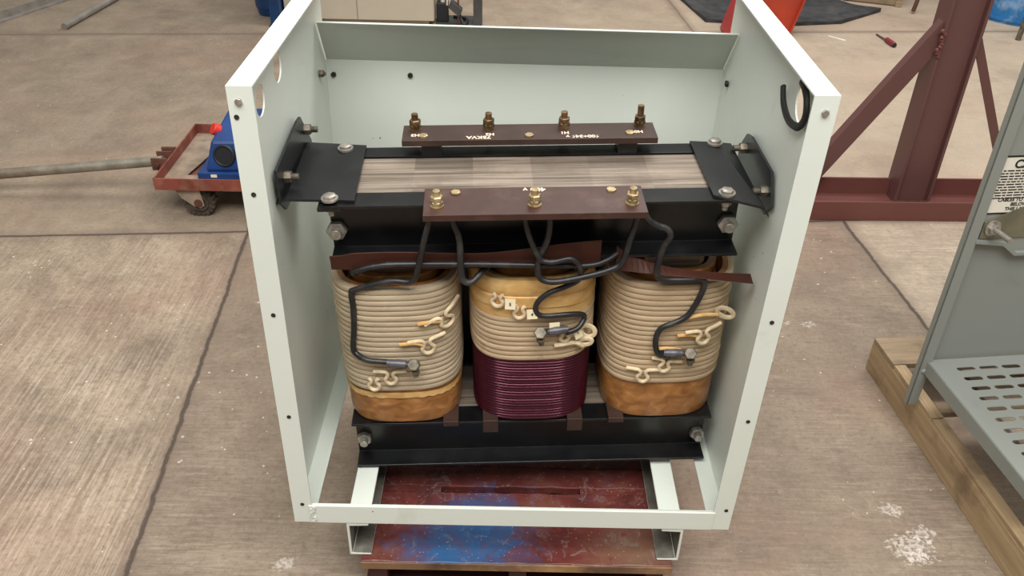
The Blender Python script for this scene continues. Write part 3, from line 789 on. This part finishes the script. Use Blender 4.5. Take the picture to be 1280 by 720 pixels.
# crimped lugs with their bolts
def lug(cx, x, z, ang, flip=1):
    y = surf(cx, x, .006) - .012
    m = MB(); d = Vector((math.cos(ang), 0, math.sin(ang)))
    c = Vector((x, y, z))
    m.tube([c - d * .052, c - d * .045, c - d * .030, c - d * .016, c - d * .010], [.007, .0085, .0095, .009, .006], 10, 3)
    a = m.build('cable_lug', 'lug', tf)
    m = MB(); u = Vector((-math.sin(ang), 0, math.cos(ang)))
    e = c + Vector((0, .002, 0))
    m.prism([e - d * .012 - u * .008, e + d * .014 - u * .010, e + d * .018, e + d * .014 + u * .010, e - d * .012 + u * .008], (0, -.003, 0))
    m.nut(e + d * .005 + Vector((0, -.003, 0)), (-.15, -.7, .7), .0135, .010); m.cyl(e + d * .005 + Vector((0, 0, -.006)), (.1, -.25, -1), .0055, .024, 12)
    m.nut(e + d * .006 + Vector((.001, -.003, -.014)), (.1, -.25, -1), .009, .008)
    m.build('lug_bolt', 'oldzinc', a)
lug(X1, -.252, .331, -.12); lug(X3, .325, .346, -.06)
lug(X2, .020, .410, PI + .16)

# ------------------------------------------------------------------ grey enclosure on the right
G = thing('enclosure', (1.560, .570, -.118), 'open grey sheet metal enclosure with slotted floor and caution label', 'enclosure', (0, 0, .12))
def slot(cx, cy, l, w, z, n=6):
    r = w / 2; pts = []
    for k in range(n + 1):
        a = -PI / 2 + PI * k / n; pts.append((cx + l / 2 - r + r * math.cos(a), cy + r * math.sin(a), z))
    for k in range(n + 1):
        a = PI / 2 + PI * k / n; pts.append((cx - l / 2 + r + r * math.cos(a), cy + r * math.sin(a), z))
    return pts
sz = .148
holes = []
for r in range(13):
    for c in range(9):
        x = .106 + c * .064 - r * .0022; y = -.046 - r * .0395
        if x > .68 or y < -.48: continue
        holes.append(slot(x, y, .052, .0145, sz))
fl = MB(); fl.holed([(.018, -.002, sz), (.72, -.002, sz), (.72, -.50, sz), (.018, -.50, sz)], holes, (0, 0, -.002))
fl.box((.016, -.5, sz - .038), (.019, -.002, sz)); fl.box((.016, -.502, sz - .038), (.72, -.5, sz))
fl.build('slotted_floor', 'greypaint', G)
ps = MB(); ps.box((-.002, -.012, 0), (.028, -.009, 1.0)); ps.box((-.002, -.012, 0), (.001, .006, 1.0))
ps.build('corner_post', 'greypaint', G)
MB().box((0, .006, .10), (.75, .009, 1.0)).build('back_panel', 'greypaint', G)
up = MB(); up.box((.024, -.002, .51), (.75, .005, 1.0))
up.prism([(.024, -.003, .512), (.115, -.003, .512), (.142, -.003, .486), (.75, -.003, .486), (.75, .005, .486), (.75, .005, .52), (.024, .005, .52)], (0, -.0, 0)) if False else None
up.prism([(.026, -.014, .520), (.102, -.014, .510), (.142, -.014, .480), (.75, -.014, .480), (.75, -.014, .488), (.145, -.014, .488), (.106, -.014, .519), (.026, -.014, .528)], (0, .014, 0))
up.prism([(.026, -.003, .520), (.102, -.003, .512), (.142, -.003, .482), (.75, -.003, .482), (.75, -.003, .53), (.026, -.003, .53)], (0, .007, 0))
up.build('upper_plate', 'greypaint', G)
MB().prism([(.036, -.004, .530), (.036, -.004, .575), (.16, -.004, .632), (.5, -.004, .64), (.5, -.004, .53)], (0, -.003, 0)).build('gusset_plate', 'galvplate', G)
b = MB(); b.cyl((.060, -.007, .560), (.12, -1, 0), .021, .004, 24); b.nut((.060, -.010, .560), (.12, -1, 0), .015, .012, .05, .007)
b.build('ground_bolt', 'zinc', G)
for z in (.055, .065, .020, .03): pass
MB().cyl((.013, -.012, .118), (0, -1, 0), .0085, .004, 16, .004).build('rivet', 'greypaint', G)
lb = MB().box((.022, -.0035, .598), (.42, -.0022, .748)).build('caution_label', 'label', G)
hd = MB().box((.022, -.0038, .746), (.42, -.0022, .750)).box((.022, -.0038, .596), (.13, -.0022, .600)).build('label_border', 'ink', lb)
text_mesh('label_heading', 'CAUTION', .030, 'ink', lb, (.060, -.0042, .728), (PI / 2, 0, 0), .0002, .0008, 'LEFT')
text_mesh('label_text', 'CABLES TO EXTEND\nBELOW\nTHIS LABEL', .0125, 'ink', lb, (.108, -.0042, .622), (PI / 2, 0, 0), .0002, .0003)
sp = MB()
for r in range(11):
    x = .034 + .004 * (r % 3 == 0); z = .710 - r * .0072
    while x < .36:
        w = random.uniform(.006, .022); sp.box((x, -.0041, z), (x + w, -.0035, z + .0030)); x += w + .003
sp.build('small_print', 'ink', lb)

# ------------------------------------------------------------------ pallet under the grey enclosure
P2 = thing('pallet', (1.575, .865, FZ), 'bare weathered wooden pallet under the grey enclosure', 'pallet', (0, 0, .095))
hp = .118
def jag(x0, x1, ya, yb, z0, z1, n=26, amp=.003):
    vs, fs = [], []
    for k in range(n + 1):
        y = ya + (yb - ya) * k / n; j = random.uniform(-amp, amp) * (0 < k < n)
        vs += [(x0, y, z0), (x1, y, z0), (x1 + j * .6, y, z1 + j), (x0, y, z1 + j * .4)]
    for k in range(n):
        o = 4 * k; fs += [(o, o + 4, o + 5, o + 1), (o + 1, o + 5, o + 6, o + 2), (o + 2, o + 6, o + 7, o + 3), (o + 3, o + 7, o + 4, o)]
    fs += [(0, 1, 2, 3), (4 * n + 3, 4 * n + 2, 4 * n + 1, 4 * n)]
    return MB().add(vs, fs)
for x in (0.0, .45, .90):
    jag(x, x + .038, 0, -1.15, 0.0, hp - .018).build('stringer', 'woody', P2, .0015)
for y, w in ((-.13, .13), (-.345, .045), (-1.12, .10)):
    MB().box((.0 if w > .1 else .036, y, hp - .018), (.95, y + w, hp)).build('deck_board', 'wood', P2, .002)
MB().box((.001, -.36, hp - .0185), (.036, -.132, hp - .001)).build('stringer_cap', 'woody', P2, .002)
MB().box((.001, -1.15, hp - .0185), (.036, -.364, hp - .003)).build('stringer_cap', 'woody', P2, .002)

# ------------------------------------------------------------------ maroon steel stand
St = thing('steel_stand', (2.13, 1.95, FZ), 'maroon painted steel stand with upright column, two angled braces and a channel foot', 'stand', (0, 0, .02))
def LS(x, y, z): return (x - 2.13, y - 1.95, z - FZ)
bm_ = MB()
y0, y1, t = 1.825, 2.05, .008
for xa, xb in ((1.30, 3.1),):
    bm_.prism([LS(xa, y0, FZ), LS(xa, y1, FZ), LS(xa, y1, -.150), LS(xa, y1 - t, -.150), LS(xa, y1 - t, FZ + t), LS(xa, y0 + t, FZ + t), LS(xa, y0 + t, -.150), LS(xa, y0, -.150)], (xb - xa, 0, 0))
bm_.build('foot_channel', 'maroon_beam', St, .002)
cm = MB(); xa, xb, ya, yb, z0, z1 = 2.055, 2.207, 1.965, 2.070, FZ + .008, 1.3
cm.box(LS(xa, ya, z0), LS(xa + .012, yb, z1)); cm.box(LS(xb - .012, ya, z0), LS(xb, yb, z1)); cm.box(LS(xa + .01, ya + .030, z0), LS(xb - .01, ya + .040, z1))
cm.build('column', 'maroon', St, .002)
w = MB()
for k in range(14):
    w.cyl(LS(xa + .004 + k * .0112, ya + .005 + random.uniform(-.006, .006), z0 + .002), (random.uniform(-.3, .3), -.3, 1), .008, .008, 8, .004)
w.build('weld_bead', 'rust', St)
def brace(xs_, zlow, sl, zbot, yy, s, wd):
    """angle bar; its upper end is mitred flat against the column face x = xs_"""
    L_ = math.hypot(1, sl); vw = wd * L_          # vertical width of the bar
    xl = xs_ + s * (zlow - zbot) / sl; xo = xs_ + s * (zlow + vw - zbot) / sl
    poly = [(xs_, zlow), (xs_, zlow + vw), (xo, zbot), (xl, zbot)]
    m = MB(); m.prism([LS(x, yy, z) for x, z in poly], (0, .006, 0))
    vt = .007 * L_
    poly = [(xs_, zlow + vw - vt), (xs_, zlow + vw), (xo, zbot), (xo - s * vt / sl, zbot)]
    m.prism([LS(x, yy, z) for x, z in poly], (0, .05, 0))
    m.build('brace', 'maroon', St, .001)
brace(2.056, .402, 1.63, -.225, 1.985, -1, .066)
brace(2.206, .425, 1.99, -.225, 1.995, 1, .034)
w = MB()
for k in range(9): w.cyl(LS(2.060 + random.uniform(-.01, .006), 1.966, .40 + k * .012), (random.uniform(-.3, .3), -1, 0), .010, .008, 8, .005)
w.build('weld_bead', 'maroon_beam', St)

# ------------------------------------------------------------------ cart on the left
K = thing('tow_cart', (-.65, 2.05, FZ), 'low rusty red steel cart with knobby caster and long tow pipe', 'cart')
def LK(x, y, z): return (x + .65, y - 2.05, z - FZ)
xa, xb, ya, yb, zb, zt = -.927, -.30, 1.72, 2.25, -.109, -.061
def lk2(p): return LK(*p)
m = MB(); t = .006
m.box(LK(xa, ya, zb), LK(xb, ya + t, zt)); m.box(LK(xa, yb - t, zb), LK(xb, yb, zt)); m.box(LK(xa, ya, zb), LK(xa + t, yb, zt)); m.box(LK(xb - t, ya, zb), LK(xb, yb, zt))
m.build('tray_rim', 'rustred', K, .001)
m = MB(); m.holed([LK(xa + t, ya + t, zb + .002), LK(xb - t, ya + t, zb + .002), LK(xb - t, yb - t, zb + .002), LK(xa + t, yb - t, zb + .002)],
                  [[LK(-.84, 1.84, zb + .002), LK(-.80, 1.84, zb + .002), LK(-.70, 2.10, zb + .002), LK(-.79, 2.10, zb + .002)]], (0, 0, .004)); m.build('tray_floor', 'dustpan', K)
MB().box(LK(-.85, 1.80, zb - .014), LK(-.60, 2.12, zb - .008)).build('lower_plate', 'rust', K)
m = MB()
for y in (1.88, 1.945): m.box(LK(-.990, y, -.106), LK(-.927, y + .007, -.054))
m.box(LK(-.985, 1.99, -.083), LK(-.927, 2.0, -.056)); m.cyl(LK(-.967, 1.87, -.080), (0, 1, 0), .009, .095, 12)
m.build('hitch_bracket', 'rust', K)
MB().tube([LK(-2.35, 1.86, -.21), LK(-1.655, 1.888, -.145), LK(-.955, 1.917, -.080)], .0205, 16, 4).build('tow_pipe', 'galv', K)
def wheel(x, y, r=.062):
    f = MB()
    f.prism([LK(x - .085, y - .030, zb), LK(x + .012, y - .030, zb), LK(x + .022, y - .030, FZ + r - .01), LK(x + .005, y - .030, FZ + r - .022), LK(x - .02, y - .030, FZ + r - .012), LK(x - .06, y - .030, FZ + r + .02)], (0, .004, 0))
    f.prism([LK(x - .085, y + .026, zb), LK(x + .012, y + .026, zb), LK(x + .022, y + .026, FZ + r - .01), LK(x - .02, y + .026, FZ + r - .012), LK(x - .06, y + .026, FZ + r + .02)], (0, .004, 0))
    f.box(LK(x - .088, y - .034, zb - .006), LK(x + .02, y + .034, zb))
    fo = f.build('caster_fork', 'dustpan', K)
    w = MB(); w.cyl(LK(x, y - .020, FZ + r + .001), (0, 1, 0), r * .90, .040, 32)
    for k in range(18):
        a = 2 * PI * k / 18; u = Vector((math.cos(a), 0, math.sin(a)))
        c = Vector(LK(x, y, FZ + r + .001)) + u * r * .91
        for yy in (-.013, .011):
            R3 = Matrix.Rotation(-a + (.12 if yy > 0 else -.12), 3, 'Y')
            w.box(c + Vector((-.006, yy - .010, -.007)), c + Vector((.005, yy + .010, .007)), R3)
    w.ring(LK(x, y - .026, FZ + r + .001), (0, 1, 0), r * .62, r * .42, .052)
    wo = w.build('tyre', 'tyre', fo)
    MB().cyl(LK(x, y - .034, FZ + r + .001), (0, 1, 0), r * .26, .066, 16).build('hub', 'rust', fo)
wheel(-.775, 1.765); wheel(-.38, 1.765); wheel(-.775, 2.19); wheel(-.38, 2.19)
# blue housing lying in the tray
Bz = zb + .006
B = thing('machine_housing', (-.588, 1.975, Bz), 'blue machine housing with round black port and red cap lying in the cart tray', 'machine housing')
def LB(x, y, z): return (x + .62, y - 2.0, z - Bz)
m = MB()
m.prism([LB(-.815, 1.825, Bz), LB(-.45, 1.825, Bz), LB(-.45, 1.825, Bz + .03), LB(-.815, 1.825, Bz + .03)], (0, .30, 0))
m.build('base_flange', 'blue', B, .005)
m = MB()
m.hexa([LB(-.785, 1.835, Bz + .03), LB(-.47, 1.850, Bz + .03), LB(-.47, 2.12, Bz + .03), LB(-.775, 2.12, Bz + .03), LB(-.757, 1.875, Bz + .145), LB(-.47, 1.885, Bz + .145), LB(-.47, 2.10, Bz + .195), LB(-.738, 2.10, Bz + .195)])
m.build('body', 'blue', B, .012)
m = MB(); d = Vector((-.12, -1, .25)); m.cyl(LB(-.705, 1.872, Bz + .088), d, .044, .020, 32); m.ring(Vector(LB(-.705, 1.872, Bz + .088)) + d.normalized() * .018, d, .044, .034, .006, 32)
m.build('port_cap', 'blackplastic', B, .003)
MB().cyl(LB(-.745, 1.96, Bz + .150), (-.8, -.5, .6), .024, .03, 20).build('red_cap', 'redcap', B, .003)
MB().box(LB(-.762, 1.8235, Bz + .012), LB(-.738, 1.826, Bz + .024)).build('label_sticker', 'tag', B)

# ------------------------------------------------------------------ things on the floor beyond
m = MB(); m.tube([(-2.303, 4.03, FZ + .02), (-2.235, 4.69, FZ + .02), (-2.15, 5.6, FZ + .02)], .02, 16, 2)
m.ring((-2.3035, 4.026, FZ + .02), (.1, 1, 0), .0205, .014, .004, 20); m.cyl((-2.3036, 4.0275, FZ + .02), (-.1, -1, 0), .0135, .0008, 16)
tag(m.build('conduit', 'greypipe', None, recentre=True), 'thin round grey pipe on the floor, its open end showing', 'pipe')
m = MB(); m.prism([(-2.86, 4.00, FZ), (-2.80, 4.00, FZ), (-2.80, 4.00, FZ + .008), (-2.852, 4.00, FZ + .008), (-2.852, 4.00, FZ + .05), (-2.86, 4.00, FZ + .05)], (.62, 1.6, 0))
tag(m.build('angle_iron', 'greypipe', None, recentre=True), 'grey steel angle lying on the floor in the far left corner', 'angle iron')
m = MB(); bx, by, br_ = -1.135, 4.47, .105
m.cyl((bx, by, FZ + .05), (0, 0, 1), br_ - .004, .5, 36, br_ + .01); m.cyl((bx, by, FZ), (0, 0, 1), br_ - .02, .05, 36, br_ - .008)
for z in (.18, .34): m.ring((bx, by, FZ + z), (0, 0, 1), br_ + .008, br_ - .02, .02, 36)
tag(m.build('drum', 'darkblue', None, recentre=True), 'dark blue round plastic drum behind the left white wall', 'drum')
m = MB(); m.box((-1.075, 4.18, FZ), (-1.01, 4.25, .55)); m.box((-1.085, 4.165, FZ), (-1.0, 4.265, FZ + .01))
tag(m.build('steel_post', 'darkblue', None, .003, recentre=True), 'narrow deep blue steel post beside the beige cabinet', 'post')
cb = thing('cabinet', (-.53, 4.4, FZ), 'beige sheet metal cabinet behind the white enclosure', 'cabinet')
MB().box((-.47, -.14, .03), (.475, .42, .85)).box((-.44, -.11, 0), (.44, .4, .03)).build('body', 'beige', cb, .006)
MB().box((-.468, -.150, .035), (-.012, -.141, .845)).build('door', 'beige', cb, .003)
MB().box((-.006, -.150, .035), (.472, -.141, .845)).build('door', 'beige', cb, .003)
# control stand
cs = thing('switch_stand', (.16, 4.35, FZ), 'dark steel post with black plug, hose and white knob beside the beige cabinet', 'switch stand')
MB().box((.032, -.06, 0), (.088, 0, .6)).build('post', 'darkpost', cs, .002)
MB().cyl((-.063, -.06, 0), (0, 0, 1), .007, .6, 12).build('rod', 'rust', cs)
MB().box((-.21, -.05, .0), (.05, .12, .010)).build('base_plate', 'darkpost', cs)
MB().box((-.205, -.03, .01), (-.13, .05, .13)).build('switch_body', 'blackplastic', cs, .006)
MB().cyl((-.165, -.02, .20), (0, -.5, 1), .024, .05, 20).cyl((-.165, 0, .12), (0, 0, 1), .014, .09, 12).build('knob', 'white', cs, .004)
MB().tube([(-.135, -.04, .12), (-.133, -.04, .22), (-.137, -.04, .4)], .005, 8, 3).build('cord', 'white', cs)
MB().hexa([(-.125, -.08, .115), (-.055, -.08, .055), (-.055, -.03, .055), (-.125, -.03, .115), (-.105, -.08, .165), (-.035, -.08, .105), (-.035, -.03, .105), (-.105, -.03, .165)]).build('plug', 'darkpost', cs, .006)
MB().tube([(-.06, -.055, .08), (-.045, -.06, .04), (-.03, -.08, .015), (-.01, -.06, .02), (-.02, .02, .02), (-.1, .06, .02)], .010, 10, 6).build('hose', 'blackplastic', cs)
# rubber mat with curling edge
def mat_mesh():
    corners = [(1.60, 5.15), (1.715, 4.47), (2.22, 4.42), (2.62, 4.50), (2.985, 4.80), (2.5, 5.3)]
    ctr = Vector((2.3, 4.95, 0)); m = MB(); n = len(corners); ring_n = 72; vs = []; fs = []
    per = []
    for i in range(n):
        a, b = Vector((*corners[i], 0)), Vector((*corners[(i + 1) % n], 0))
        for k in range(ring_n // n): per.append(a.lerp(b, k / (ring_n // n)))
    K_ = 14; R_ = len(per)
    for k in range(K_ + 1):
        f = k / K_
        for i, p in enumerate(per):
            q = ctr.lerp(p, f)
            h = .006 + .008 * abs(math.sin(q.x * 9 + q.y * 5)) * (f > .2) + (.016 * (.5 + .5 * math.sin(i * .7)) if f > .93 else 0)
            vs.append((q.x, q.y, FZ + .004 + h))
    for k in range(K_):
        for i in range(R_):
            j = (i + 1) % R_; fs.append((k * R_ + i, k * R_ + j, (k + 1) * R_ + j, (k + 1) * R_ + i))
    base = len(vs)
    vs2 = [(p.x, p.y, FZ + .0005) for p in per]
    vs += vs2
    for i in range(R_):
        j = (i + 1) % R_; fs.append((K_ * R_ + i, K_ * R_ + j, base + j, base + i))
    fs.append(tuple(base + i for i in range(R_ - 1, -1, -1)))
    m.add(vs, fs, True)
    return m
tag(mat_mesh().build('rubber_mat', 'mat', None, recentre=True), 'black rubber mat spread on the floor at top right', 'mat')
# red-orange leaning post behind the right wall
R_ = thing('red_frame', (1.99, 4.26, FZ), 'bright orange red steel frame post rising behind the right white wall', 'frame post', (0, 0, .06))
MB().box((-.195, -.08, .0), (.21, .09, .010)).build('base_plate', 'orange', R_)
m = MB(); m.hexa([(-.205, -.08, .01), (-.193, -.08, .01), (-.193, .08, .01), (-.205, .08, .01), (-.005, -.08, .8), (.007, -.08, .8), (.007, .08, .8), (-.005, .08, .8)])
m.build('flange', simple('faded_red_paint', rgb(186, 56, 58), 0.45, 0, .1, 6, 0, rgb(130, 100, 130), .6, 5), R_)
m = MB(); m.hexa([(-.193, -.050, .01), (.195, -.050, .01), (.195, -.040, .01), (-.193, -.040, .01), (.007, -.050, .8), (.395, -.050, .8), (.395, -.040, .8), (.007, -.040, .8)]); m.build('web', 'orange', R_)
m = MB(); m.hexa([(.193, -.08, .01), (.205, -.08, .01), (.205, .08, .01), (.193, .08, .01), (.393, -.08, .8), (.405, -.08, .8), (.405, .08, .8), (.393, .08, .8)]); m.build('flange', 'orange', R_)
# screwdriver
sd = thing('screwdriver', (2.79, 4.16, FZ + .012), 'screwdriver with dark red handle lying on the floor beside the steel stand', 'screwdriver', (0, 0, .10))
MB().tube([(0, -.13, .004), (0, -.12, .004), (0, -.06, .004), (0, -.03, .004), (0, -.02, .004)], [.009, .016, .016, .013, .016], 12, 3).build('handle', 'screwhandle', sd)
MB().tube([(0, -.03, .0), (0, .12, -.007)], .0055, 10, 1).build('shaft', 'oldzinc', sd)
MB().cyl((0, -.132, .004), (0, 1, 0), .0125, .02, 12).build('end_cap', 'blackplastic', sd)
m = MB(); m.box((2.49, 4.13, FZ), (2.505, 4.25, FZ + .004), Matrix.Rotation(.75, 3, 'Z'))
tag(m.build('chalk_stick', 'chalk', None, .001, recentre=True), 'thin white strip lying on the floor left of the screwdriver', 'white strip')
# wood crate, stick, blue drum, rod
cr = thing('wooden_crate', (3.13, 5.22, FZ), 'corner of a wooden crate behind the screwdriver', 'crate', (0, 0, -.35))
for k in range(3): MB().box((-.25, -.26, .01 + k * .12), (.14, -.24, .12 + k * .12)).build('slat', 'wood', cr, .002)
MB().box((.10, -.275, 0), (.14, -.255, .4)).build('post', 'wood', cr, .002)
MB().box((-.25, -.24, 0), (-.21, .25, .36)).box((.12, -.24, 0), (.14, .25, .36)).build('side', 'wood', cr)
m = MB(); m.tube([(3.20, 4.78, FZ + .014), (3.26, 4.80, .25)], .014, 10, 1)
tag(m.build('wooden_stick', 'rust', None, recentre=True), 'dark thin wooden stick leaning on the crate corner', 'stick')
m = MB(); m.box((3.40, 5.15, FZ), (3.60, 5.5, .2))
tag(m.build('tool_box', 'blackplastic', None, .02, recentre=True), 'black box in shadow between the crate and the steel column', 'box')
m = MB(); m.cyl((3.95, 4.80, FZ), (0, 0, 1), .30, .7, 48)
for z in (.02, .25): m.ring((3.95, 4.80, FZ + z), (0, 0, 1), .308, .28, .02, 48)
tag(m.build('barrel', 'paleblue', None, recentre=True), 'scuffed light blue barrel at the far right behind the steel stand', 'barrel')
m = MB(); m.tube([(3.672, 4.243, FZ), (3.70, 4.25, .4)], .017, 12, 1)
tag(m.build('steel_rod', 'oldzinc', None, recentre=True), 'thin steel rod standing before the light blue barrel', 'rod')

# ------------------------------------------------------------------ light
wd_ = bpy.data.worlds.new('shop_light'); S.world = wd_; wd_.use_nodes = True
nt = wd_.node_tree; bg = nt.nodes['Background']
# a bright roof above dim shop walls
tcw = nt.nodes.new('ShaderNodeTexCoord'); sx_ = nt.nodes.new('ShaderNodeSeparateXYZ'); rp = nt.nodes.new('ShaderNodeValToRGB')
nt.links.new(tcw.outputs['Generated'], sx_.inputs[0]); nt.links.new(sx_.outputs[2], rp.inputs[0]); nt.links.new(rp.outputs[0], bg.inputs[0])
rp.color_ramp.elements[0].position = 0.10; rp.color_ramp.elements[0].color = (.12, .115, .105, 1)
rp.color_ramp.elements[1].position = 0.75; rp.color_ramp.elements[1].color = (.95, .94, .90, 1)
bg.inputs[1].default_value = 0.62
def area(name, loc, rot, sx, sy, power, col):
    l = bpy.data.lights.new(name, 'AREA'); l.shape = 'RECTANGLE'; l.size = sx; l.size_y = sy; l.energy = power; l.color = col
    o = bpy.data.objects.new(name, l); C.objects.link(o); o.location = loc; o.rotation_euler = rot
    return o
area('skylight', (0.3, -1.9, 4.6), (.35, 0, 0), 4.5, 2.2, 300, (1, .985, .955))
area('skylight', (2.2, 3.0, 4.8), (0, 0, 0), 4.0, 2.0, 170, (1, .985, .95))

# ------------------------------------------------------------------ camera
cam_d = bpy.data.cameras.new('camera'); cam = bpy.data.objects.new('camera', cam_d); C.objects.link(cam)
cam.location = (.4432, -1.2789, 1.4741); cam.rotation_euler = (.9811, -.0200, .0067)
cam.rotation_euler = (math.radians(56.21015805), math.radians(-1.14459061), math.radians(0.38512738))
cam_d.sensor_width = 36; cam_d.lens = 1087.5824 / 1280 * 36; cam_d.clip_start = .05
S.camera = cam
for o in bpy.data.objects:
    if o.parent is None: o.location.z += ZO
S.view_settings.view_transform = 'Standard'; S.view_settings.look = 'None'; S.view_settings.gamma = 1.0
S.view_settings.use_curve_mapping = False; S.view_settings.exposure = 0.12
